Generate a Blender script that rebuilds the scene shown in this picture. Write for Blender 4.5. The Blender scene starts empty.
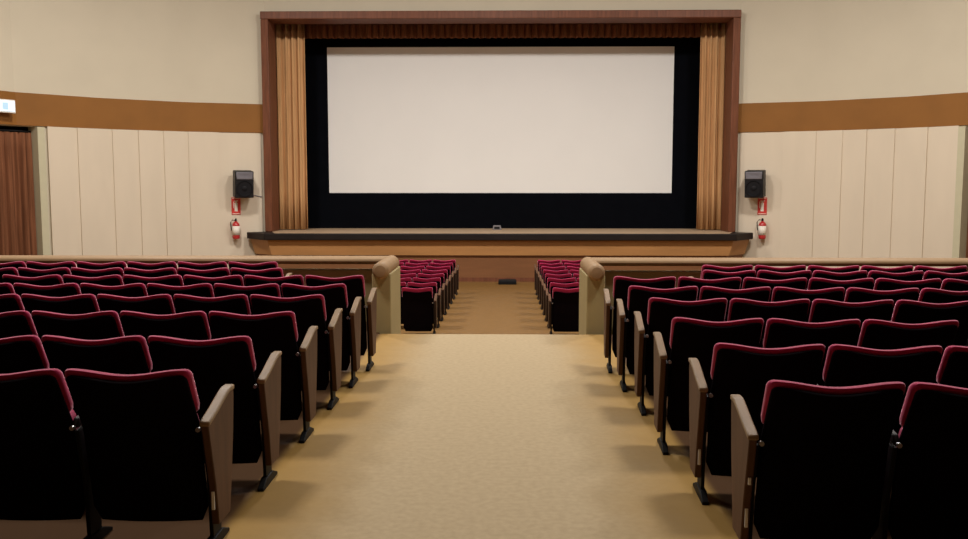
import bpy, math, random
from mathutils import Vector, Matrix
random.seed(7)
S = bpy.context.scene
COL = S.collection
PI = math.pi

# ------------------------------------------------------------------ camera
F = 900.0
CX, CY = 484.0, 269.5
EYE = Vector((0, 0, 1.58))
PITCH = math.atan((CY - 184.0) / F)
YAW = math.atan((501.0 - CX) / F)
cam_d = bpy.data.cameras.new('camera')
cam = bpy.data.objects.new('camera', cam_d)
COL.objects.link(cam)
cam.location = EYE
cam.rotation_euler = (PI/2 - PITCH, 0, YAW)
cam_d.sensor_width = 36.0
cam_d.lens = F / 968.0 * 36.0
cam_d.clip_end = 200
S.camera = cam
ROT = cam.rotation_euler.to_matrix()

def ray(px, py):
    return ROT @ Vector(((px - CX) / F, -(py - CY) / F, -1.0))
def at_depth(px, py, d):              # measured point of the photo at distance d along the hall
    r = ray(px, py)
    return EYE + r * (d / r.y)
def at_height(px, py, z):             # measured point of the photo on a level z
    r = ray(px, py)
    return EYE + r * ((z - EYE.z) / r.z)

# ------------------------------------------------------------------ materials
def mat(name, color, rough=0.6, spec=0.3, var=0.0, scale=8.0, stretch=(1, 1, 1), bump=0.0, bscale=60.0,
        metal=0.0, sheen=0.0, color2=None, emit=None, estr=0.0, sheen_tint=None):
    m = bpy.data.materials.new(name)
    m.use_nodes = True
    nt = m.node_tree
    b = nt.nodes['Principled BSDF']
    b.inputs['Base Color'].default_value = (*color, 1)
    b.inputs['Roughness'].default_value = rough
    b.inputs['Specular IOR Level'].default_value = spec
    b.inputs['Metallic'].default_value = metal
    if sheen:
        b.inputs['Sheen Weight'].default_value = sheen
        b.inputs['Sheen Roughness'].default_value = 0.4
        b.inputs['Sheen Tint'].default_value = (*(sheen_tint or color), 1)
    if emit:
        b.inputs['Emission Color'].default_value = (*emit, 1)
        b.inputs['Emission Strength'].default_value = estr
    tc = nt.nodes.new('ShaderNodeTexCoord')
    mp = nt.nodes.new('ShaderNodeMapping')
    mp.inputs['Scale'].default_value = stretch
    nt.links.new(tc.outputs['Object'], mp.inputs['Vector'])
    if var or color2:
        n = nt.nodes.new('ShaderNodeTexNoise')
        n.inputs['Scale'].default_value = scale
        n.inputs['Detail'].default_value = 6
        nt.links.new(mp.outputs['Vector'], n.inputs['Vector'])
        r = nt.nodes.new('ShaderNodeValToRGB')
        r.color_ramp.elements[0].position = 0.32
        r.color_ramp.elements[1].position = 0.68
        c2 = color2 if color2 else tuple(c * (1 - var) for c in color)
        r.color_ramp.elements[0].color = (*c2, 1)
        r.color_ramp.elements[1].color = (*color, 1)
        nt.links.new(n.outputs['Fac'], r.inputs['Fac'])
        nt.links.new(r.outputs['Color'], b.inputs['Base Color'])
    if bump:
        n2 = nt.nodes.new('ShaderNodeTexNoise')
        n2.inputs['Scale'].default_value = bscale
        n2.inputs['Detail'].default_value = 4
        nt.links.new(mp.outputs['Vector'], n2.inputs['Vector'])
        bp = nt.nodes.new('ShaderNodeBump')
        bp.inputs['Strength'].default_value = bump
        bp.inputs['Distance'].default_value = 0.01
        nt.links.new(n2.outputs['Fac'], bp.inputs['Height'])
        nt.links.new(bp.outputs['Normal'], b.inputs['Normal'])
    return m

M = {}
M['wall'] = mat('cream_plaster', (0.62, 0.555, 0.43), 0.85, 0.15, var=0.04, scale=1.2, bump=0.06, bscale=25)
M['panel'] = mat('cream_panel', (0.71, 0.61, 0.475), 0.8, 0.2, var=0.05, scale=2.0, stretch=(1, 1, 0.3), bump=0.04)
M['band'] = mat('ochre_band', (0.27, 0.112, 0.022), 0.6, 0.25, var=0.12, scale=1.5)
M['floor'] = mat('tan_linoleum', (0.47, 0.36, 0.215), 0.7, 0.12, scale=26, color2=(0.41, 0.31, 0.18), bump=0.05, bscale=90)
M['floor_low'] = mat('brown_linoleum', (0.18, 0.092, 0.024), 0.6, 0.3, scale=14, color2=(0.155, 0.077, 0.019))
M['ceiling'] = mat('ceiling_paint', (0.36, 0.33, 0.29), 0.9, 0.1, var=0.03)
M['black'] = mat('black_cloth', (0.0035, 0.004, 0.006), 0.95, 0.03, var=0.2, scale=4)
M['screen'] = mat('screen_white', (0.88, 0.87, 0.84), 0.85, 0.1, var=0.02, scale=0.8)
M['frame'] = mat('dark_brown_wood', (0.20, 0.070, 0.034), 0.5, 0.3, var=0.35, scale=3, stretch=(6, 6, 0.6))
M['lip'] = mat('very_dark_wood', (0.014, 0.009, 0.008), 0.55, 0.25, var=0.3, scale=3)
M['deck'] = mat('stage_boards', (0.50, 0.35, 0.22), 0.55, 0.3, var=0.3, scale=3, stretch=(0.4, 6, 1))
M['fascia'] = mat('orange_wood', (0.46, 0.225, 0.08), 0.5, 0.3, var=0.18, scale=2.0, stretch=(0.4, 1, 3))
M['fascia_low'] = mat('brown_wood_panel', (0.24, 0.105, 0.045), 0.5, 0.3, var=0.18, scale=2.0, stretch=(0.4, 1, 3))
M['gold'] = mat('golden_velvet', (0.66, 0.38, 0.175), 0.85, 0.1, var=0.25, scale=4, stretch=(6, 6, 0.3), sheen=0.3)
M['door_cloth'] = mat('brown_velvet', (0.24, 0.095, 0.045), 0.85, 0.1, var=0.45, scale=3, stretch=(5, 5, 0.3), sheen=0.2)
M['red'] = mat('crimson_velvet', (0.52, 0.012, 0.10), 0.7, 0.25, var=0.3, scale=18, sheen=1.0, sheen_tint=(1.0, 0.6, 0.7), bump=0.15, bscale=120)
M['shell'] = mat('black_board', (0.0055, 0.003, 0.0045), 0.8, 0.03, var=0.3, scale=10)
M['iron'] = mat('black_iron', (0.006, 0.0055, 0.006), 0.6, 0.2, var=0.2)
M['arm'] = mat('brown_beech', (0.125, 0.062, 0.034), 0.55, 0.15, var=0.3, scale=6, stretch=(3, 3, 0.5))
M['arm_dark'] = mat('dark_beech', (0.035, 0.018, 0.013), 0.5, 0.3, var=0.3, scale=6, stretch=(3, 3, 0.5))
M['armtop'] = mat('tan_beech', (0.30, 0.195, 0.105), 0.45, 0.25, var=0.25, scale=10, stretch=(3, 1, 1))  # lighter tan than the end panels
M['plate'] = mat('white_plate', (0.85, 0.83, 0.78), 0.4, 0.5, var=0.03)
M['steel'] = mat('steel', (0.45, 0.45, 0.46), 0.35, 0.5, metal=0.8, var=0.1)
M['parapet'] = mat('olive_beige_paint', (0.42, 0.335, 0.16), 0.7, 0.2, var=0.08, scale=3)
M['parapet_edge'] = mat('pale_beige_paint', (0.60, 0.52, 0.32), 0.65, 0.25, var=0.05, scale=3)
M['roll'] = mat('beige_leatherette', (0.36, 0.225, 0.115), 0.55, 0.15, var=0.1, scale=6)
M['jamb'] = mat('jamb_paint', (0.56, 0.52, 0.36), 0.7, 0.2, var=0.04)
M['spk'] = mat('speaker_black', (0.010, 0.010, 0.012), 0.5, 0.35, var=0.2)
M['horn'] = mat('speaker_grey', (0.18, 0.17, 0.19), 0.5, 0.35, var=0.1)
M['cone'] = mat('speaker_cone', (0.004, 0.004, 0.006), 0.6, 0.3, var=0.2)
M['signred'] = mat('sign_red', (0.62, 0.05, 0.04), 0.45, 0.35, var=0.05)
M['extred'] = mat('extinguisher_red', (0.48, 0.03, 0.03), 0.3, 0.5, var=0.05)
M['white'] = mat('mark_and_shine_white', (0.82, 0.76, 0.66), 0.5, 0.3, var=0.03)
M['signlit'] = mat('lit_sign', (0.7, 0.8, 0.9), 0.4, 0.3, emit=(0.72, 0.87, 1.0), estr=0.55, var=0.03)
M['signmark'] = mat('lit_sign_mark', (0.4, 0.6, 0.75), 0.4, 0.3, emit=(0.45, 0.66, 0.85), estr=0.45, var=0.03)
M['greybox'] = mat('grey_paint', (0.22, 0.20, 0.21), 0.5, 0.3, var=0.1)

def worn_path_and_seat_shade(m):
    """aisle linoleum, worn pale and grey along its middle; shade below the chairs is painted in as dark brown"""
    nt = m.node_tree
    b = nt.nodes['Principled BSDF']
    old = b.inputs['Base Color'].links[0].from_socket
    tc = nt.nodes.new('ShaderNodeTexCoord'); sp = nt.nodes.new('ShaderNodeSeparateXYZ')
    nt.links.new(tc.outputs['Object'], sp.inputs[0])
    n = nt.nodes.new('ShaderNodeTexNoise'); n.inputs['Scale'].default_value = 1.3; n.inputs['Detail'].default_value = 3
    nt.links.new(tc.outputs['Object'], n.inputs['Vector'])
    def mth(op, a, bb):
        q = nt.nodes.new('ShaderNodeMath'); q.operation = op
        for i, v in enumerate((a, bb)):
            if v is None: continue
            if isinstance(v, (int, float)): q.inputs[i].default_value = v
            else: nt.links.new(v, q.inputs[i])
        return q.outputs[0]
    ax = mth('ABSOLUTE', mth('ADD', sp.outputs['X'], 0.09), None)
    wob = mth('MULTIPLY', mth('SUBTRACT', n.outputs['Fac'], 0.5), 0.35)
    r = nt.nodes.new('ShaderNodeMapRange'); r.interpolation_type = 'SMOOTHSTEP'
    r.inputs['From Min'].default_value = 0.45; r.inputs['From Max'].default_value = 1.15
    nt.links.new(mth('ADD', ax, wob), r.inputs['Value'])
    mx = nt.nodes.new('ShaderNodeMix'); mx.data_type = 'RGBA'
    nt.links.new(r.outputs['Result'], mx.inputs['Factor'])
    nt.links.new(old, mx.inputs['A'])
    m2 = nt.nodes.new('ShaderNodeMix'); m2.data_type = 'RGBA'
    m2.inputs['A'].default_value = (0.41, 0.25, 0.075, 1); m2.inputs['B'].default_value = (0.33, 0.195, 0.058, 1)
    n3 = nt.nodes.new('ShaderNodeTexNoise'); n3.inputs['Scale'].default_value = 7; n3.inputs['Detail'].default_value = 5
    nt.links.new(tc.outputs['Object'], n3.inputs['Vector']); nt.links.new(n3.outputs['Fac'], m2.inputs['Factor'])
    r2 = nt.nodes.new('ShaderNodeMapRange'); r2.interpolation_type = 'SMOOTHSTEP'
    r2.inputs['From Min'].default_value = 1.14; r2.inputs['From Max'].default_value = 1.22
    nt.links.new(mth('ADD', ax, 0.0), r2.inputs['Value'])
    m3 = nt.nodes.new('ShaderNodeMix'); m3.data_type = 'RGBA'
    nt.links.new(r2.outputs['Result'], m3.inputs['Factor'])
    nt.links.new(m2.outputs['Result'], m3.inputs['A']); m3.inputs['B'].default_value = (0.085, 0.042, 0.018, 1)  # seat shade painted into the floor colour outwards from the chair feet
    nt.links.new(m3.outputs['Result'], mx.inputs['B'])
    nt.links.new(mx.outputs['Result'], b.inputs['Base Color'])
worn_path_and_seat_shade(M['floor'])

# ------------------------------------------------------------------ mesh helpers
class MB:
    def __init__(self): self.v = []; self.f = []
    def add(self, vs, fs):
        o = len(self.v)
        self.v += [tuple(p) for p in vs]
        self.f += [tuple(i + o for i in f) for f in fs]
        return self
    def box(self, c, s, rot=None):
        vs = []
        for z in (-1, 1):
            for x, y in ((-1, -1), (1, -1), (1, 1), (-1, 1)):
                p = Vector((x*s[0]/2, y*s[1]/2, z*s[2]/2))
                if rot: p = rot @ p
                vs.append(p + Vector(c))
        return self.add(vs, [(3,2,1,0),(4,5,6,7),(0,1,5,4),(1,2,6,5),(2,3,7,6),(3,0,4,7)])
    def prism(self, poly, axis, a, b):
        # poly: 2D points; axis 0 -> (y,z) extruded along x ; 1 -> (x,z) along y ; 2 -> (x,y) along z
        n = len(poly)
        def P(p, t): return (t, p[0], p[1]) if axis == 0 else ((p[0], t, p[1]) if axis == 1 else (p[0], p[1], t))
        vs = [P(p, a) for p in poly] + [P(p, b) for p in poly]
        fs = [tuple(range(n))[::-1], tuple(range(n, 2*n))]
        for i in range(n):
            j = (i + 1) % n
            fs.append((i, j, n + j, n + i))
        return self.add(vs, fs)
    def lathe(self, prof, c, axis='z', n=24, rot=None):
        vs = []; fs = []
        m = len(prof)
        for k in range(n):
            a = 2*PI*k/n
            for r, h in prof:
                if axis == 'z': p = Vector((r*math.cos(a), r*math.sin(a), h))
                elif axis == 'y': p = Vector((r*math.cos(a), h, r*math.sin(a)))
                else: p = Vector((h, r*math.cos(a), r*math.sin(a)))
                if rot: p = rot @ p
                vs.append(p + Vector(c))
        for k in range(n):
            k2 = (k + 1) % n
            for i in range(m - 1):
                fs.append((k*m+i, k2*m+i, k2*m+i+1, k*m+i+1))
        fs.append(tuple(k*m for k in range(n))[::-1])
        fs.append(tuple(k*m+m-1 for k in range(n)))
        return self.add(vs, fs)
    def tube(self, pts, r, n=8):
        pts = [Vector(p) for p in pts]
        rings = []
        for i, p in enumerate(pts):
            d = (pts[min(i+1, len(pts)-1)] - pts[max(i-1, 0)]).normalized()
            up = Vector((0, 0, 1)) if abs(d.z) < 0.9 else Vector((1, 0, 0))
            a = d.cross(up).normalized(); b = d.cross(a)
            rings.append([p + a*r*math.cos(2*PI*k/n) + b*r*math.sin(2*PI*k/n) for k in range(n)])
        vs = [q for rg in rings for q in rg]; fs = []
        for i in range(len(pts)-1):
            for k in range(n):
                k2 = (k+1) % n
                fs.append((i*n+k, i*n+k2, (i+1)*n+k2, (i+1)*n+k))
        fs.append(tuple(range(n))[::-1]); fs.append(tuple((len(pts)-1)*n+k for k in range(n)))
        return self.add(vs, fs)
    def build(self, name, m, parent=None, bevel=0.0, seg=2, smooth=35):
        me = bpy.data.meshes.new(name)
        me.from_pydata(self.v, [], self.f)
        import bmesh
        bm = bmesh.new(); bm.from_mesh(me)
        bmesh.ops.recalc_face_normals(bm, faces=bm.faces)
        bm.to_mesh(me); bm.free()
        if smooth:
            for p in me.polygons: p.use_smooth = True
            me.set_sharp_from_angle(angle=math.radians(smooth))
        me.materials.append(m)
        o = bpy.data.objects.new(name, me)
        COL.objects.link(o)
        if parent: o.parent = parent
        if bevel:
            bv = o.modifiers.new('bevel', 'BEVEL'); bv.width = bevel; bv.segments = seg
            bv.limit_method = 'ANGLE'; bv.angle_limit = math.radians(40)
        return o

def tag(o, label, cat, group=None):
    o['label'] = label; o['category'] = cat
    if group: o['group'] = group
    return o
def thing(name, label, cat, loc=(0, 0, 0), rz=0.0, group=None):
    o = bpy.data.objects.new(name, None); COL.objects.link(o)
    o.location = loc; o.rotation_euler = (0, 0, rz); o.empty_display_size = 0.1
    return tag(o, label, cat, group)
def struct(o):
    o['kind'] = 'structure'; return o
def child_local(o, parent):            # shape given in world space, parent placed on its own base
    o.parent = parent
    bpy.context.view_layer.update()
    o.matrix_parent_inverse = parent.matrix_world.inverted()
    return o

# ------------------------------------------------------------------ room shell
LOW = -0.97           # lower floor level
CEIL = 8.6
YB = -5.0             # rear wall
EDGE = 9.40           # edge where the aisle drops
# plan of the curved auditorium wall (x measured from the centre line)
WD = 24.3
plan = [(6.30, WD), (8.26, 23.6), (9.93, 22.45), (11.3, 20.96), (12.25, 18.7), (12.6, 15.3), (12.6, YB)]

mb = MB(); mb.box((0, (YB + EDGE)/2, -0.1), (25.4, EDGE - YB, 0.2))
for s in (-1, 1): mb.box((s*(1.3 + 12.7)/2, EDGE + 0.5, -0.1), (12.7 - 1.3, 1.0, 0.2))
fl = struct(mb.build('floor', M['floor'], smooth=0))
mb = MB(); mb.box((0, (9.0 + 27.2)/2, LOW - 0.1), (25.4, 27.2 - 9.0, 0.2))
struct(mb.build('floor_lower', M['floor_low'], smooth=0))
mb = MB()
NS = 6
for k in range(1, NS):
    z = -k*(-LOW/NS)
    y0 = EDGE + 0.3*(k-1)
    mb.box((0, y0 + 0.15, (z + LOW)/2), (2.2, 0.30, z - LOW))
struct(mb.build('floor_step_flight', M['floor_low'], smooth=0))
mb = MB(); mb.box((0, 11, CEIL + 0.1), (25.4, 34, 0.2))
struct(mb.build('ceiling', M['ceiling'], smooth=0))

def wall_strip(poly, z0, z1, off=0.0, thick=0.25):
    """upright strip that follows the plan, its room face moved off metres into the room"""
    mb = MB()
    n = len(poly)
    def nrm(i):
        a = Vector(poly[max(i-1, 0)]); b = Vector(poly[min(i+1, n-1)])
        d = (b - a).normalized()
        q = Vector((d.y, -d.x))
        c = Vector((0, 10)) - Vector(poly[i])
        return q if q.dot(c) > 0 else -q
    vs = []
    for i in range(n):
        p = Vector(poly[i]); q = nrm(i)
        a = p + q*off; b = p - q*thick
        vs += [(a.x, a.y, z0), (a.x, a.y, z1), (b.x, b.y, z0), (b.x, b.y, z1)]
    fs = []
    for i in range(n-1):
        k = i*4; l = k + 4
        fs += [(k, l, l+1, k+1), (k+2, k+3, l+3, l+2), (k+1, l+1, l+3, k+3), (k, k+2, l+2, l)]
    fs += [(0, 1, 3, 2), (4*n-4, 4*n-2, 4*n-1, 4*n-3)]
    return mb.add(vs, fs)

BAND0 = at_depth(262, 133.0, WD).z
BAND1 = at_depth(262, 104.5, WD).z
DOORTOP = BAND0 - 0.02

def hit_plan(px, side):
    """plan point of the wall that the photo shows at column px"""
    r = ray(px, 190.0); k = r.x / r.y
    for i in range(len(plan)-1):
        a = Vector((side*plan[i][0], plan[i][1])); b = Vector((side*plan[i+1][0], plan[i+1][1]))
        d = b - a
        # a + t d on x = k y
        den = d.x - k*d.y
        if abs(den) < 1e-9: continue
        t = (k*a.y - a.x)/den
        if -1e-6 <= t <= 1 + 1e-6: return a + d*t
    return None

def sub_plan(p0, p1, side):
    """polyline along the plan between two points on it"""
    def par(p):
        acc = 0
        for i in range(len(plan)-1):
            a = Vector((side*plan[i][0], plan[i][1])); b = Vector((side*plan[i+1][0], plan[i+1][1]))
            L = (b-a).length
            t = (p-a).dot(b-a)/L/L
            if -1e-4 <= t <= 1+1e-4 and (a + (b-a)*t - p).length < 1e-3: return acc + t*L
            acc += L
        return acc
    s0, s1 = par(p0), par(p1)
    out = [tuple(p0)]; acc = 0
    for i in range(len(plan)-1):
        a = Vector((side*plan[i][0], plan[i][1])); b = Vector((side*plan[i+1][0], plan[i+1][1]))
        if i > 0 and s0 + 0.02 < acc < s1 - 0.02: out.append(tuple(a))
        acc += (b-a).length
    out.append(tuple(p1))
    return out

joints = {-1: [220, 190, 165, 140, 114, 79, 49], 1: [781, 814, 841, 865, 893, 926, 957]}
door_px = {-1: (38.0, -48.0), 1: (964.5, 1050.0)}
SIDE = {-1: 'left', 1: 'right'}
doors = {}
for s in (-1, 1):
    whole = [(s*x, y) for x, y in plan]
    dn, df = hit_plan(door_px[s][0], s), hit_plan(door_px[s][1], s)
    doors[s] = (dn, df)
    start = Vector(whole[0]); end = Vector(whole[-1])
    w = MB()
    for part in (wall_strip(sub_plan(start, dn, s), LOW, CEIL), wall_strip(sub_plan(dn, df, s), DOORTOP, CEIL),
                 wall_strip(sub_plan(df, end, s), LOW, CEIL)):
        w.add(part.v, part.f)
    wo = struct(w.build('wall_' + SIDE[s], M['wall'], smooth=15))
    # ochre band
    b = wall_strip(sub_plan(start, end, s), BAND0, BAND1, 0.05, 0.0)
    struct(b.build('trim_%d' % (1 if s < 0 else 2), M['band'], smooth=15))
    # saw-tooth panelling
    mb = MB()
    pts = [hit_plan(262 if s < 0 else 739, s) or start] + [hit_plan(j, s) for j in joints[s]]
    for i in range(len(pts)-1):
        a, c = pts[i], pts[i+1]
        d = (c - a).normalized(); q = Vector((d.y, -d.x))
        if q.dot(Vector((0, 10)) - a) < 0: q = -q
        o0, o1 = (0.03, 0.03) if i == 0 else (0.04, 0.075)
        poly = [a + q*o0, c + q*o1, c - q*0.05, a - q*0.05]
        mb.prism([tuple(p) for p in poly], 2, LOW, BAND0 - 0.003)
    mb.build('panelling', M['panel'], wo, smooth=0)
# rear wall and the wall over / under the stage opening
mb = MB(); mb.box((0, YB - 0.1, (CEIL + LOW)/2), (25.4, 0.2, CEIL - LOW)); struct(mb.build('wall_rear', M['frame'], smooth=0))
FT = at_depth(500, 10.5, 24.05).z           # top of the proscenium frame
mb = MB(); mb.box((0, WD + 0.125, (FT - 0.1 + CEIL)/2), (12.6, 0.25, CEIL - FT + 0.1))
struct(mb.build('wall_front', M['wall'], smooth=0))
# dark stage house behind the opening
mb = MB()
mb.box((0, 27.0, (CEIL + LOW)/2), (13.2, 0.2, CEIL - LOW))
for s in (-1, 1): mb.box((s*6.6, 25.8, (CEIL + LOW)/2), (0.2, 2.4, CEIL - LOW))
struct(mb.build('wall_backstage', M['black'], smooth=0))

# doorways: jamb, dark lintel, curtain
for s in (-1, 1):
    dn, df = doors[s]
    d = (df - dn).normalized(); q = Vector((d.y, -d.x))
    if q.dot(Vector((0, 10)) - dn) < 0: q = -q
    mb = MB()
    jl = hit_plan(45.0 if s < 0 else 957.5, s)
    for a, c, o in ((jl, dn, 0.08), (df, df + d*0.18, 0.08)):
        mb.prism([tuple(a + q*o), tuple(c + q*o), tuple(c - q*0.26), tuple(a - q*0.26)], 2, LOW, DOORTOP)
    tr = struct(mb.build('door_%d' % (1 if s < 0 else 2), M['jamb'], smooth=0))
    mb = MB()
    c0 = dn - q*0.9; c1 = df - q*0.9
    mb.prism([tuple(dn - q*0.56 - d*.3), tuple(df - q*0.56 + d*.3), tuple(c1 + d*.3), tuple(c0 - d*.3)], 2, DOORTOP, DOORTOP + 0.1)
    mb.prism([tuple(c0 - d*.3), tuple(c1 + d*.3), tuple(c1 - q*.1 + d*.3), tuple(c0 - q*.1 - d*.3)], 2, LOW, DOORTOP + .1)
    mb.build('reveal', M['lip'], tr, smooth=0)
    # pleated curtain hung inside the opening
    base = (dn + df)/2 - q*0.17
    L = (df - dn).length
    label = ('brown pleated curtain closing the doorway under the lit exit sign' if s < 0
             else 'sliver of brown curtain in the doorway at the right edge')
    t = thing('door_curtain', label, 'curtain', (base.x, base.y, LOW), math.atan2(d.y, d.x), 'doorway curtains')
    H = DOORTOP - LOW - 0.16
    N = 160
    ys = []
    ph = 0.0
    for i in range(N+1):
        u = i/N
        ys.append(0.055*math.sin(u*2*PI*11 + 0.9*math.sin(u*9)) + 0.02*math.sin(u*2*PI*27))
    vs = []; fs = []
    lev = [0.0, 0.25, 0.6, 0.9, 1.0]
    for j, v in enumerate(lev):
        for i in range(N+1):
            vs.append((-L/2 + 0.01 + (L - 0.02)*i/N, ys[i]*(1.15 - 0.35*v), v*H + 0.02))
    n1 = N+1; nl = len(lev)
    for j in range(nl-1):
        for i in range(N): fs.append((j*n1+i, j*n1+i+1, (j+1)*n1+i+1, (j+1)*n1+i))
    mb = MB().add(vs, fs)
    o = mb.build('cloth', M['door_cloth'], t, smooth=70)
    so = o.modifiers.new('thick', 'SOLIDIFY'); so.thickness = 0.012
    MB().tube([(-L/2 + .005, 0, H + 0.05), (L/2 - .005, 0, H + 0.05)], 0.022, 12).build('rod', M['iron'], t)

# lit exit sign over the left doorway
p = at_depth(-7.5, 105.5, hit_plan(-7.5, -1).y)
dn, df = doors[-1]
d = (df - dn).normalized(); q = Vector((d.y, -d.x)); q = q if q.dot(Vector((0, 10)) - dn) > 0 else -q
t = thing('exit_sign', 'lit pale blue white exit sign on the ochre band above the doorway', 'sign',
          (p.x + q.x*0.05, p.y + q.y*0.05, p.z), math.atan2(q.y, q.x) + PI/2)
W, Hs = 0.92, 0.30
MB().box((0, -0.05, 0), (W, 0.10, Hs)).build('housing', M['plate'], t, bevel=0.012)
MB().box((0, -0.104, 0), (W - 0.05, 0.012, Hs - 0.06)).build('lit_face', M['signlit'], t, bevel=0.004)
MB().prism([(-.26, -.018), (-.06, -.018), (-.06, -.07), (.04, 0.0), (-.06, .07), (-.06, .018), (-.26, .018)], 1, -0.116, -0.110).build('arrow_mark', M['signmark'], t)
MB().box((0.20, -0.113, 0.0), (0.13, 0.006, 0.15)).build('doorway_mark', M['signmark'], t)

# ------------------------------------------------------------------ stage
LD = 23.2
LE = 23.92
LIPZ = at_depth(500, 233.8, LD).z
def X(px, d, py=230): return at_depth(px, py, d).x
xl0, xl1 = X(246.5, LE), X(264, LD)
xr0, xr1 = X(753.5, LE), X(737, LD)
st = thing('stage', 'low orange wooden stage front with dark projecting edge under the screen', 'stage', (0, 23.6, LOW))
lip = MB().prism([(xl1, LD), (xr1, LD), (xr0, LE), (6.2, 24.25), (-6.2, 24.25), (xl0, LE)], 2, LIPZ - 0.175, LIPZ)
child_local(lip.build('edge_board', M['lip'], None, bevel=0.02), st)
dk = MB().prism([(-5.9, LD + .12), (5.9, LD + .12), (6.2, 24.2), (6.2, 26.85), (-6.2, 26.85), (-6.2, 24.2)], 2, LIPZ - 0.1, LIPZ + 0.004)
child_local(dk.build('deck', M['deck'], None, smooth=0), st)
zt = LIPZ - 0.175
top = [(xl1 + .05, LD + .12), (xr1 - .05, LD + .12), (xr0 - .10, LE), (xl0 + .10, LE)]
bot = [(xl1 + .30, LD + .26), (xr1 - .30, LD + .26), (xr0 - .40, LE), (xl0 + .40, LE)]
zm = at_depth(490, 255.5, LD + .12).z
def front(pt, pb, za, zb):
    return MB().add([(x, y, za) for x, y in pt] + [(x, y, zb) for x, y in pb],
                    [(0, 1, 2, 3), (7, 6, 5, 4), (0, 4, 5, 1), (1, 5, 6, 2), (2, 6, 7, 3), (3, 7, 4, 0)])
mid = [(xl1 + .15, LD + .16), (xr1 - .15, LD + .16), (xr0 - .22, LE), (xl0 + .22, LE)]
mi2 = [(xl1 + .19, LD + .21), (xr1 - .19, LD + .21), (xr0 - .26, LE), (xl0 + .26, LE)]
child_local(front(top, mid, zt, zm).build('upper_board', M['fascia'], None, smooth=0), st)
child_local(front(mi2, bot, zm, LOW + .11).build('front_panel', M['fascia_low'], None, smooth=0), st)
bb = MB().prism([(x, y) for x, y in bot], 2, LOW, LOW + .11)
child_local(bb.build('plinth', M['frame'], None, smooth=0), st)

# proscenium frame
fd0, fd1 = 24.03, 24.85
xo0, xo1 = X(262.5, fd0, 130), X(738.5, fd0, 130)
fw = 0.20
fz0, fz1 = LIPZ + 0.004, FT
pf = thing('proscenium_frame', 'wide dark brown wooden frame around the curtained screen opening', 'frame', (0, fd0, fz0))
for xa, xb in ((xo0, xo0 + fw), (xo1 - fw, xo1)):
    mb = MB().prism([(xa, fd0 + .03 if xa == xo0 else fd0), (xb, fd0 if xa == xo0 else fd0 + .03), (xb, fd1), (xa, fd1)], 2, fz0, fz1 - fw)
    child_local(mb.build('side_board', M['frame'], None, bevel=0.015), pf)
mb = MB().box(((xo0 + xo1)/2, (fd0 + fd1)/2, fz1 - fw/2), (xo1 - xo0, fd1 - fd0, fw))
child_local(mb.build('top_board', M['frame'], None, bevel=0.015), pf)

def drape(x0, x1, z0, z1, y, amp, folds, seed, fac=1.0):
    rnd = random.Random(seed)
    N = int(folds*14)
    phs = [rnd.uniform(0, 6.28) for _ in range(4)]
    vs = []; fs = []
    lev = [0, .2, .5, .8, 1.0]
    for v in lev:
        for i in range(N+1):
            u = i/N
            w = amp*(math.sin(u*2*PI*folds + 0.8*math.sin(u*7 + phs[0])) + 0.35*math.sin(u*2*PI*folds*2.3 + phs[1]))
            vs.append((x0 + (x1-x0)*u, y + w*(1.1 - .25*v), z0 + (z1-z0)*v))
    n1 = N+1
    for j in range(len(lev)-1):
        for i in range(N): fs.append((j*n1+i, j*n1+i+1, (j+1)*n1+i+1, (j+1)*n1+i))
    return MB().add(vs, fs)
CD = 25.05
for px0, px1, lab, sd in ((262, 308.5, 'golden brown pleated stage curtain gathered at the left side of the screen', 3),
                      (696, 739, 'golden brown pleated stage curtain gathered at the right side of the screen', 5)):
    xa = X(px0, CD); xb = X(px1, CD)
    if sd == 3: xa = xo0 + fw*0.4
    else: xb = xo1 - fw*0.4
    t = thing('stage_curtain', lab, 'curtain', ((xa+xb)/2, CD, fz0), 0, 'stage curtains')
    o = drape(xa, xb, fz0 + 0.02, FT - 0.15, CD, 0.06, 4.5, sd).build('cloth', M['gold'], None, smooth=70)
    o.modifiers.new('thick', 'SOLIDIFY').thickness = 0.012
    child_local(o, t)
VZ = at_depth(500, 38, 25.25).z
t = thing('curtain_valance', 'short brown pleated valance hanging across the top of the screen opening', 'valance', (0, 25.25, VZ))
o = drape(X(300, 25.25), X(703, 25.25), VZ, FT - 0.12, 25.25, 0.05, 56, 9).build('cloth', M['door_cloth'], None, smooth=70)
o.modifiers.new('thick', 'SOLIDIFY').thickness = 0.01
child_local(o, t)

# the screen with its black masking
SD = 26.0
sc = thing('cinema_screen', 'wide blank off-white cinema screen with black masking around it', 'screen', (0, SD, fz0))
a = at_depth(326.5, 47.5, SD); b = at_depth(672.5, 193, SD)
a2 = at_depth(673.3, 46.5, SD); b2 = at_depth(330, 193, SD)
xL = (a.x + b2.x)/2; xR = (b.x + a2.x)/2; zT = (a.z + a2.z)/2; zB = (b.z + b2.z)/2
child_local(MB().box(((xL+xR)/2, SD, (zT+zB)/2), (xR-xL, 0.03, zT-zB)).build('projection_surface', M['screen'], None, smooth=0), sc)
MX = 6.3
mk = MB()
mk.box(((-MX + xL)/2, SD, (fz0 + FT)/2), (xL + MX, 0.06, FT - fz0))
mk.box(((MX + xR)/2, SD, (fz0 + FT)/2), (MX - xR, 0.06, FT - fz0))
mk.box(((xL+xR)/2, SD, (zT + FT)/2), (xR - xL, 0.06, FT - zT))
mk.box(((xL+xR)/2, SD, (fz0 + zB)/2), (xR - xL, 0.06, zB - fz0))
child_local(mk.build('masking', M['black'], None, smooth=0), sc)

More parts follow.
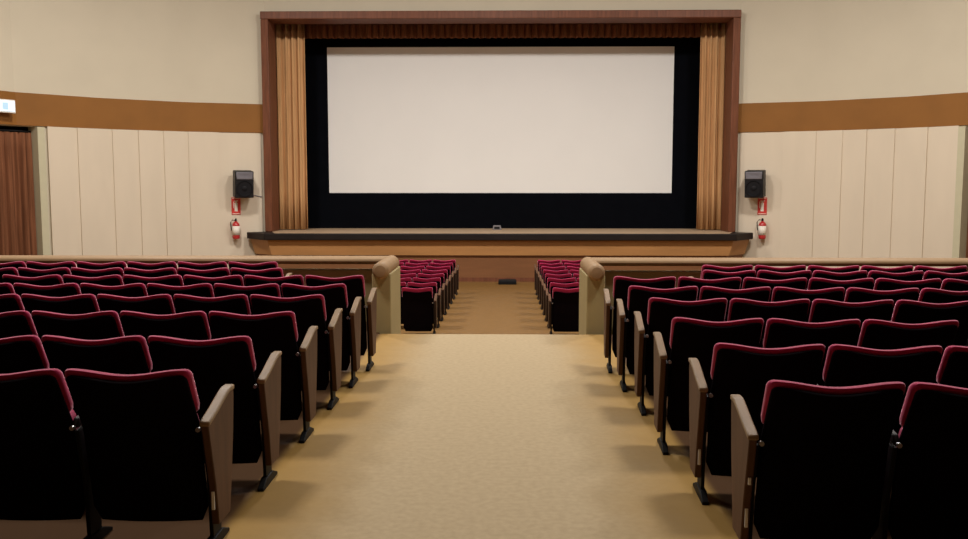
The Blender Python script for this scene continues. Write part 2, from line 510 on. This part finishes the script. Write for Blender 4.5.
# small things at the stage
p = at_height(497, 229.5, LIPZ + .004)
t = thing('stage_box', 'small grey box standing at the middle of the stage below the screen', 'box', (p.x, 25.25, LIPZ + 0.004))
MB().prism([(-0.13, 0), (0.13, 0), (0.10, 0.12), (-0.10, 0.12)], 1, -0.1, 0.1).build('case', M['greybox'], t, bevel=0.01)
MB().box((0, -0.102, 0.055), (0.15, 0.006, 0.06)).build('grille', M['iron'], t)
p = at_height(507.5, 286, LOW)
t = thing('floor_hatch_box', 'dark low box on the floor at the foot of the stage', 'box', (p.x, 22.95, LOW))
MB().box((0, 0, 0.05), (0.46, 0.36, 0.10)).build('case', M['iron'], t, bevel=0.015)
MB().box((0, 0, 0.107), (0.40, 0.30, 0.014)).build('lid', M['spk'], t, bevel=0.004)

# ------------------------------------------------------------------ wall fittings
def wall_frame(px, py, s, off):
    h = hit_plan(px, s); h2 = hit_plan(px + 4, s)
    d = (h2 - h).normalized(); q = Vector((d.y, -d.x)); q = q if q.dot(Vector((0, 10)) - h) > 0 else -q
    h = h + q*off
    p = at_depth(px, py, h.y)
    return p, math.atan2(q.y, q.x) + PI/2
for s, px, py in ((-1, 242.5, 184.0), (1, 756, 183.8)):
    p, rz = wall_frame(px, py, s, 0.035)
    nm = SIDE[s]
    lab = 'black wall speaker on the cream wall left of the stage' if s < 0 else 'black wall speaker on the cream wall right of the stage'
    t = thing('wall_speaker', lab, 'speaker', p, rz, 'wall speakers')
    R = Matrix.Rotation(-s*0.12, 3, 'Z') @ Matrix.Rotation(math.radians(6), 3, 'X')
    body = MB(); w, h, dp = 0.48, 0.70, 0.36
    body.box((0, -0.30, 0), (w, dp, h), R)
    body.build('cabinet', M['spk'], t, bevel=0.02)
    c = Vector((0, -0.30, 0))
    def on(x, z, out): return c + R @ Vector((x, -dp/2 - out, z))
    prof = [(0.222, 0.0), (0.222, -0.02), (0.195, -0.022), (0.18, 0.0), (0.08, 0.006), (0.0001, 0.006)]
    wf = MB().lathe(prof, on(0, -0.10, 0.002), 'y', 32, R).build('woofer', M['cone'], t)
    MB().lathe([(0.075, 0.006), (0.068, -0.008), (0.045, -0.016), (0.0001, -0.02)], on(0, -0.10, 0.002), 'y', 24, R).build('dust_cap', M['cone'], wf)
    hb = MB()
    pts = []
    for (x, z, yy) in ((-.19, -.075, 0), (.19, -.075, 0), (.19, .075, 0), (-.19, .075, 0), (-.07, -.03, .08), (.07, -.03, .08), (.07, .03, .08), (-.07, .03, .08),
                       (-.21, -.095, 0), (.21, -.095, 0), (.21, .095, 0), (-.21, .095, 0)):
        pts.append(c + R @ Vector((x, -dp/2 - 0.02 + yy*0.2, z + 0.235)))
    hb.add(pts, [(0, 1, 5, 4), (1, 2, 6, 5), (2, 3, 7, 6), (3, 0, 4, 7), (4, 5, 6, 7), (8, 9, 1, 0), (9, 10, 2, 1), (10, 11, 3, 2), (11, 8, 0, 3)])
    o = hb.build('horn', M['horn'], t)
    o.modifiers.new('thick', 'SOLIDIFY').thickness = 0.02
    br = MB(); br.box((0, -0.012, 0), (0.22, 0.024, 0.34)); br.box((0, -0.08, 0), (0.06, 0.14, 0.06))
    br.build('bracket', M['iron'], t, bevel=0.004)

# cable from the left speaker to the frame
p, rz = wall_frame(252, 194.5, -1, 0.045); p2, _ = wall_frame(262, 196.8, -1, 0.045)
o = MB().tube([p, (p + p2)/2 + Vector((0, 0, -0.01)), p2], 0.012).build('speaker_cable', M['greybox'])
tag(o, 'thin grey cable running from the left speaker to the frame', 'cable')

for s, px, sy, ey in ((-1, 236, 206, 238.5), (1, 762.3, 206, 238.5)):
    p, rz = wall_frame(px, sy, s, 0.035)
    side = 'left' if s < 0 else 'right'
    t = thing('extinguisher_sign', 'red and white fire extinguisher sign on the wall %s of the stage' % side, 'sign', p, rz, 'extinguisher signs')
    MB().box((0, -0.008, 0), (0.235, 0.016, 0.46)).build('plate', M['signred'], t, bevel=0.004)
    MB().prism([(-.04, -.14), (.04, -.14), (.04, .08), (.015, .10), (.015, .115), (.05, .125), (.055, .15), (-.05, .14), (-.05, .125), (-.015, .115), (-.015, .10), (-.04, .08)], 1, -0.021, -0.015).build('pictogram', M['white'], t)
    MB().box((-0.065, -0.018, 0.03), (0.014, 0.006, 0.17)).build('hose_line', M['white'], t)
    for zz in (-.205, .205): MB().box((0, -.018, zz), (.2, .006, .012)).build('border_line', M['white'], t)
    p, rz = wall_frame(px, ey, s, 0.06)
    t = thing('fire_extinguisher', 'red fire extinguisher with painted white shine hanging on the wall %s of the stage' % side, 'fire extinguisher', p, rz, 'fire extinguishers')
    yb = -0.12
    MB().lathe([(0.085, 0.0), (0.095, 0.02), (0.098, 0.05), (0.098, 0.36), (0.085, 0.41), (0.05, 0.445), (0.03, 0.455), (0.03, 0.475)], (0, yb, 0), 'z', 28).build('cylinder', M['extred'], t)
    vs = []; fs = []
    for k in range(15):
        a = PI*1.0 + PI*(k/14) if True else 0
        for z in (0.10, 0.34): vs.append((0.101*math.cos(a), yb + 0.101*math.sin(a), z))
    for k in range(14): fs.append((2*k, 2*k+2, 2*k+3, 2*k+1))
    o = MB().add(vs, fs).build('shine_band', M['white'], t, smooth=60)  # white band paints a highlight onto the front of the cylinder
    o.modifiers.new('thick', 'SOLIDIFY').thickness = 0.003
    vv = MB().box((0, yb, 0.50), (0.05, 0.05, 0.06)).build('valve', M['iron'], t, bevel=0.003)
    mb = MB().box((0, yb - 0.04, 0.537), (0.028, 0.15, 0.014)); mb.box((0, yb - 0.03, 0.505), (0.024, 0.13, 0.012))
    mb.build('lever', M['iron'], vv, bevel=0.003)
    MB().tube([(-0.02, yb, 0.49), (-0.09, yb - .01, 0.50), (-0.135, yb - .02, 0.44), (-0.13, yb - .03, 0.34), (-0.118, yb - .03, 0.22)], 0.013).build('hose', M['iron'], t)
    MB().box((0, -0.012, 0.25), (0.05, 0.03, 0.30)).build('bracket', M['iron'], t)

# ------------------------------------------------------------------ parapet
def parapet(s):
    near = 9.50; cross = 10.25
    zc = 0.66 if s < 0 else 0.645; r = 0.092
    xi = at_depth(391.0 if s < 0 else 586.5, 300, near).x
    xo = at_depth(372.0 if s < 0 else 605.0, 300, near).x
    lab = 'beige half-height parapet wall with a rolled padded top, %s of the aisle' % SIDE[s]
    t = thing('parapet', lab, 'parapet', (xi, near, 0), 0, 'parapets before the lower seats')
    xa, xb = sorted((xi, xo))
    child_local(MB().box(((xa+xb)/2, (near + cross)/2 + .08, (zc - .03)/2 + LOW/2), (xb-xa, cross - near + .16, zc - .03 - LOW)).build('end_post', M['parapet'], None, bevel=0.012), t)
    xe = s*12.55
    xa, xb = sorted((xo - s*0.02, xe))
    child_local(MB().box(((xa+xb)/2, cross + .09, (zc - .06)/2 + LOW/2), (xb-xa, 0.16, zc - .06 - LOW)).build('low_wall', M['parapet'], None, bevel=0.01), t)
    xm = (xi + xo)/2
    prof = [(0.02, 0.0), (0.06, 0.008), (r - .012, 0.03), (r, 0.07), (r, cross - near + 0.25), (r - .03, cross - near + 0.28)]
    child_local(MB().lathe(prof, (xm, near - 0.10, zc + .005), 'y', 24).build('end_roll', M['roll'], None), t)
    poly = []
    for k in range(24):
        a = 2*PI*k/24
        c, n = math.cos(a), math.sin(a)
        poly.append((cross + .06 + 0.17*math.copysign(abs(c)**0.75, c), zc + .048 + 0.045*math.copysign(abs(n)**0.9, n)))
    xa, xb = sorted((xm, xe))
    child_local(MB().prism(poly, 0, xa, xb).build('top_rail', M['roll'], None), t)
for s in (-1, 1): parapet(s)

# ------------------------------------------------------------------ seats
ZT = 0.83
def ybase(z): return 0.58*(ZT - z) if z > 0.55 else 0.1624 + 0.19*(0.55 - z)
def slab(zb, zt, wfun, rc, dip, layers, bulge, nu=18, nv=18):
    """upholstered / moulded panel: outline with rounded top corners and a dipped top edge; layers = [(inset, y offset)]"""
    mb = MB(); grids = []
    us = [-1 + 2*i/nu for i in range(nu+1)]
    vs_ = [1 - (1 - j/nv)**1.8 for j in range(nv+1)]
    for inset, yo in layers:
        b0 = zb + inset*0.6; t0 = zt - inset
        pts = []
        for v in vs_:
            z = b0 + (t0 - b0)*v
            w = wfun(z) - inset
            rr = max(rc - inset*0.5, 0.01)
            e = z - (t0 - rr)
            if e > 0: w -= rr - math.sqrt(max(rr*rr - e*e, 0))
            e2 = (b0 + 0.03) - z
            if e2 > 0: w -= 0.03 - math.sqrt(max(0.0009 - e2*e2, 0))
            row = []
            for u in us:
                zz = z - dip*(0.5 + 0.5*math.cos(PI*u))*max(0, (z - 0.45)/(zt - 0.45))**1.2
                y = ybase(zz) - bulge*(1 - u*u) + yo
                row.append((u*w, y, zz))
            pts.append(row)
        grids.append(pts)
    nU, nV = nu+1, nv+1
    allv = [p for g in grids for row in g for p in row]
    fs = []
    def idx(l, j, i): return l*nU*nV + j*nU + i
    L = len(grids)
    for l in (0, L-1):
        for j in range(nv):
            for i in range(nu): fs.append((idx(l, j, i), idx(l, j, i+1), idx(l, j+1, i+1), idx(l, j+1, i)))
    rim = [(0, i) for i in range(nu+1)] + [(j, nu) for j in range(1, nv+1)] + [(nv, i) for i in range(nu-1, -1, -1)] + [(j, 0) for j in range(nv-1, 0, -1)]
    for l in range(L-1):
        for k in range(len(rim)):
            a, b = rim[k], rim[(k+1) % len(rim)]
            fs.append((idx(l, *a), idx(l, *b), idx(l+1, *b), idx(l+1, *a)))
    return mb.add(allv, fs)

def lerp(a, b, t): return a + (b-a)*max(0, min(1, t))
def w_shell(z): return lerp(0.250, 0.247, (z - 0.55)/0.26)
def w_cush(z): return lerp(0.20, 0.258, (z - 0.58)/0.06) if z < 0.64 else lerp(0.258, 0.262, (z - 0.64)/0.19)
m_shell = slab(0.115, ZT - 0.026, w_shell, 0.022, 0.024, [(0.006, -0.004), (0.0, 0.004), (0.0, 0.016), (0.006, 0.022)], 0.022)
m_cush = slab(0.42, ZT, w_cush, 0.028, 0.024, [(0.016, 0.018), (0.004, 0.026), (0.0, 0.040), (0.004, 0.060), (0.016, 0.078), (0.04, 0.088)], 0.018)

def arm_poly(th=0.0):
    # outline of the aisle end panel seen from the side (y forward, z up)
    return [(0.185, 0.12), (0.155, 0.30), (0.105, 0.48), (0.075, 0.588), (0.11, 0.598), (0.19, 0.618), (0.28, 0.646), (0.345, 0.664), (0.375, 0.669),
            (0.435, 0.668), (0.437, 0.62), (0.415, 0.45), (0.375, 0.25), (0.345, 0.12)]

m_shell_low = slab(0.05, ZT - 0.068, w_shell, 0.03, 0.022, [(0.006, -0.004), (0.0, 0.004), (0.0, 0.016), (0.006, 0.022)], 0.022)
def make_seat(aisle, shell=None, wood='arm', top_wood='armtop'):
    """aisle: 0 for an inner seat, -1/+1 when the wooden end panel is on that side"""
    t = thing('cinema_chair', 'cinema chair', 'cinema chair')
    shell = shell or m_shell
    MB().add(shell.v, shell.f).build('back_shell', M['shell'], t, smooth=50)
    MB().add(m_cush.v, m_cush.f).build('back_cushion', M['red'], t, smooth=60)
    # tipped-up seat: padded squab with a dark pan on its far side
    def squab(y0, y1, ins):
        mb = MB(); vs = []; R = []
        import itertools
        n = 28
        rings = []
        for (o, yo) in ((ins + .02, y0), (ins, y0 + .012), (ins, y1 - .012), (ins + .02, y1)):
            w, h = 0.205 - o, 0.185 - o
            ring = []
            for k in range(n):
                a = 2*PI*k/n
                c, s_ = math.cos(a), math.sin(a)
                e = 0.35
                x = w*math.copysign(abs(c)**e, c); z = h*math.copysign(abs(s_)**e, s_)
                ring.append((x, yo - 0.22*z + 0.0, z + 0.44))
            rings.append(ring)
        vs = [p for r in rings for p in r]; fs = [tuple(range(n)), tuple(range(3*n, 4*n))]
        for l in range(3):
            for k in range(n): fs.append((l*n+k, l*n+(k+1) % n, (l+1)*n+(k+1) % n, (l+1)*n+k))
        return mb.add(vs, fs)
    squab(0.255, 0.335, 0.0).build('seat_cushion', M['red'], t, smooth=50)
    squab(0.337, 0.352, 0.012).build('seat_pan', M['shell'], t, smooth=50)
    sides = [1] if aisle == 0 else ([aisle] if aisle == 1 else [-1, 1])
    if aisle == 1: sides = [1]
    for sd in sides:
        x = sd*0.269
        leg = MB()
        leg.prism([(0.22, 0.02), (0.20, 0.30), (0.145, 0.54), (0.36, 0.57), (0.36, 0.40), (0.33, 0.20), (0.33, 0.02)], 0, x - 0.009, x + 0.009)
        ft = MB().prism([(0.13, 0.0), (0.13, 0.016), (0.20, 0.05), (0.33, 0.05), (0.42, 0.016), (0.42, 0.0)], 0, x - 0.017, x + 0.017)
        lg = leg.build('leg', M['iron'], t, bevel=0.004)
        ft.build('foot', M['iron'], lg, bevel=0.004)
        if sd == aisle:
            xx = x + sd*0.030
            MB().prism(arm_poly(), 0, xx - 0.016, xx + 0.016).build('end_panel', M[wood], t, bevel=0.005)
            ap = arm_poly()[3:10]
            top = MB()
            prof = [(y, z) for y, z in ap] + [(y - (0.0 if i else 0.0), z - 0.022) for i, (y, z) in reversed(list(enumerate(ap)))]
            prof = [(y, z + 0.012) for y, z in ap] + [(y, z - 0.010) for y, z in reversed(ap)]
            top.prism(prof, 0, xx - 0.022, xx + 0.022).build('armrest', M[top_wood], t, bevel=0.006)
            b = MB().lathe([(0.010, -0.012), (0.010, 0.006), (0.005, 0.012)], (x - sd*.012, 0.125, 0.555), 'y', 12)
            b.build('bolt', M['steel'], lg)
        else:
            arm = MB()
            arm.prism([(0.125, 0.56), (0.15, 0.595), (0.25, 0.605), (0.38, 0.60), (0.385, 0.575), (0.14, 0.555)], 0, x - 0.0125, x + 0.0125)
            arm.build('armrest', M['lip'], t, bevel=0.006)
            b = MB().lathe([(0.010, -0.012), (0.010, 0.006), (0.005, 0.012)], (x, 0.115, 0.562), 'y', 12)
            b.build('bolt', M['steel'], lg)
    return t

protos = {k: make_seat(k) for k in (0, -1, 1)}
protos.update({'low%d' % k: make_seat(k, m_shell_low, 'arm_dark', 'arm') for k in (0, -1, 1)})
used = set()
def place(kind, loc, rz, label, group):
    src = protos[kind]
    if kind not in used:
        used.add(kind); r = src
    else:
        r = src.copy(); COL.objects.link(r)
        for ch in src.children:
            c = ch.copy(); COL.objects.link(c); c.parent = r
            for g in ch.children:
                d = g.copy(); COL.objects.link(d); d.parent = c
    r.location = loc; r.rotation_euler = (0, 0, rz)
    r['label'] = label; r['group'] = group
    return r

ORD = ['first', 'second', 'third', 'fourth', 'fifth', 'sixth', 'seventh', 'eighth', 'ninth', 'tenth']
NEAR = ['nearest', 'second-nearest', 'third-nearest', 'fourth-nearest', 'fifth-nearest', 'sixth-nearest', 'seventh-nearest', 'eighth-nearest']
left_rows = [(187, 371), (248, 337), (292.7, 312), (322.6, 295), (345, 284), (363, 275.5), (281, 268), (276, 261.8)]
right_rows = [(770, 382), (716, 344), (673, 318), (649.4, 298), (629, 286), (614, 276.5), (703.6, 270), (703, 265)]
def px_of(p):
    v = ROT.transposed() @ (Vector(p) - EYE)
    return (CX + F*v.x/-v.z, CY - F*v.y/-v.z)
seat_count = 0
plates = []
left_step = [131, 106, 88.1, 75.7, 66.3, 59.9, 52.7, 50.0]
right_step = [143, 115, 95.5, 81.9, 72.4, 65.0, 55.4, 53.0]
for s, rows, steps, tilt in ((-1, left_rows, left_step, 0.0), (1, right_rows, right_step, -3.0)):
    for ri, (px, py) in enumerate(rows):
        c = at_height(px, py, ZT)
        pitch = steps[ri]*(c.y + 0.05)/F*(1.03 if s < 0 else 0.985)          # the rows have chairs of different width
        a = math.radians(tilt if ri < 6 else tilt*0.5)
        u = Vector((s*math.cos(a), math.sin(a)*s if s > 0 else 0.0, 0))     # direction from the aisle outwards
        k = 0
        while True:
            p = Vector((c.x, c.y, 0)) + u*(pitch*(0.485 + k))
            q = px_of((p.x - s*0.25, p.y, ZT))
            if q[0] < 0 or q[0] > 968: break
            rot = math.atan2(u.y*s, u.x*s)
            side = 'left' if s < 0 else 'right'
            grp = 'upper seats %s of the aisle' % side
            if k == 0:
                kind = -s
                what = 'cinema chair with brown wooden end panel'
                pos = 'at the aisle' if ri < 6 else 'first'
                lab = '%s, %s chair of %s row %s of aisle' % (what, 'end', NEAR[ri], side)
            else:
                kind = 0
                lab = 'dark cinema chair edged in red, %s along %s row %s of aisle' % (ORD[k], NEAR[ri], side)
            o = place(kind, p, rot, lab, grp)
            o.scale.x = pitch/0.538
            seat_count += 1
            if (k, ri) in ((0, 0), (0, 1)) and not (s < 0 and ri == 1): plates.append((o, s, ri))
            k += 1
# small white number plates on the rear edge of the end panels nearest to us
for o, s, ri in plates:
    x = -s*0.299
    MB().box((x, 0.160, 0.235), (0.013, 0.010, 0.08)).build('number_plate', M['plate'], o, bevel=0.002)
    if s > 0 and ri == 0: MB().box((x, 0.122, 0.40), (0.012, 0.010, 0.03)).build('number_plate', M['plate'], o, bevel=0.002)

# lower block beyond the parapet
NR = 8
ROWS = 0.79
for s in (-1, 1):
    for ri in range(NR):
        D = 14.9 + ROWS*ri
        t_ = ri/(NR-1)
        xin = (-1.15 + 0.11*t_) if s < 0 else (0.87 - 0.03*t_)
        for k in range(4 if s < 0 else 3):
            x = xin + s*(0.255 + 0.54*k)
            q = px_of((x - s*0.25, D, LOW + ZT))
            if (s < 0 and q[0] < 400) or (s > 0 and q[0] > 584): break
            side = 'left' if s < 0 else 'right'
            rr = NR - 1 - ri
            rowname = 'row closest to stage' if rr == 0 else ('row behind parapet' if ri == 0 else '%s row from stage' % ORD[rr])
            pos = 'aisle end' if k == 0 else '%s from aisle' % ORD[k]
            lab = 'red lower-level chair %s of aisle, %s, %s' % (side, pos, rowname)
            place('low%d' % (-s if k == 0 else 0), (x, D, LOW), 0, lab, 'lower seats %s of the aisle' % side)
            seat_count += 1
print('seats', seat_count)

# ------------------------------------------------------------------ light: the hall's ceiling lamps
def area(loc, size, power, color, rot=(0, 0, 0), sy=None, spread=180):
    l = bpy.data.lights.new('ceiling_lamp', 'AREA'); l.energy = power; l.color = color
    l.shape = 'RECTANGLE' if sy else 'SQUARE'; l.size = size
    if sy: l.size_y = sy
    l.spread = math.radians(spread)
    o = bpy.data.objects.new('ceiling_lamp', l); COL.objects.link(o); o.location = loc; o.rotation_euler = rot
    return o
WARM = (1.0, 0.955, 0.90)
for y, pw, xs in ((7.0, 345, (-3.8, 3.8)), (16.5, 720, (-6.5, 0, 6.5))):
    for x in xs:
        area((x, y, CEIL - 0.1), 1.2, pw, WARM)
w = bpy.data.worlds.new('world'); S.world = w; w.use_nodes = True
w.node_tree.nodes['Background'].inputs['Color'].default_value = (0.9, 0.8, 0.65, 1)
w.node_tree.nodes['Background'].inputs['Strength'].default_value = 0.0

S.view_settings.view_transform = 'Standard'
S.view_settings.look = 'None'
S.view_settings.gamma = 1.0
S.view_settings.use_curve_mapping = False
S.view_settings.exposure = 0.0
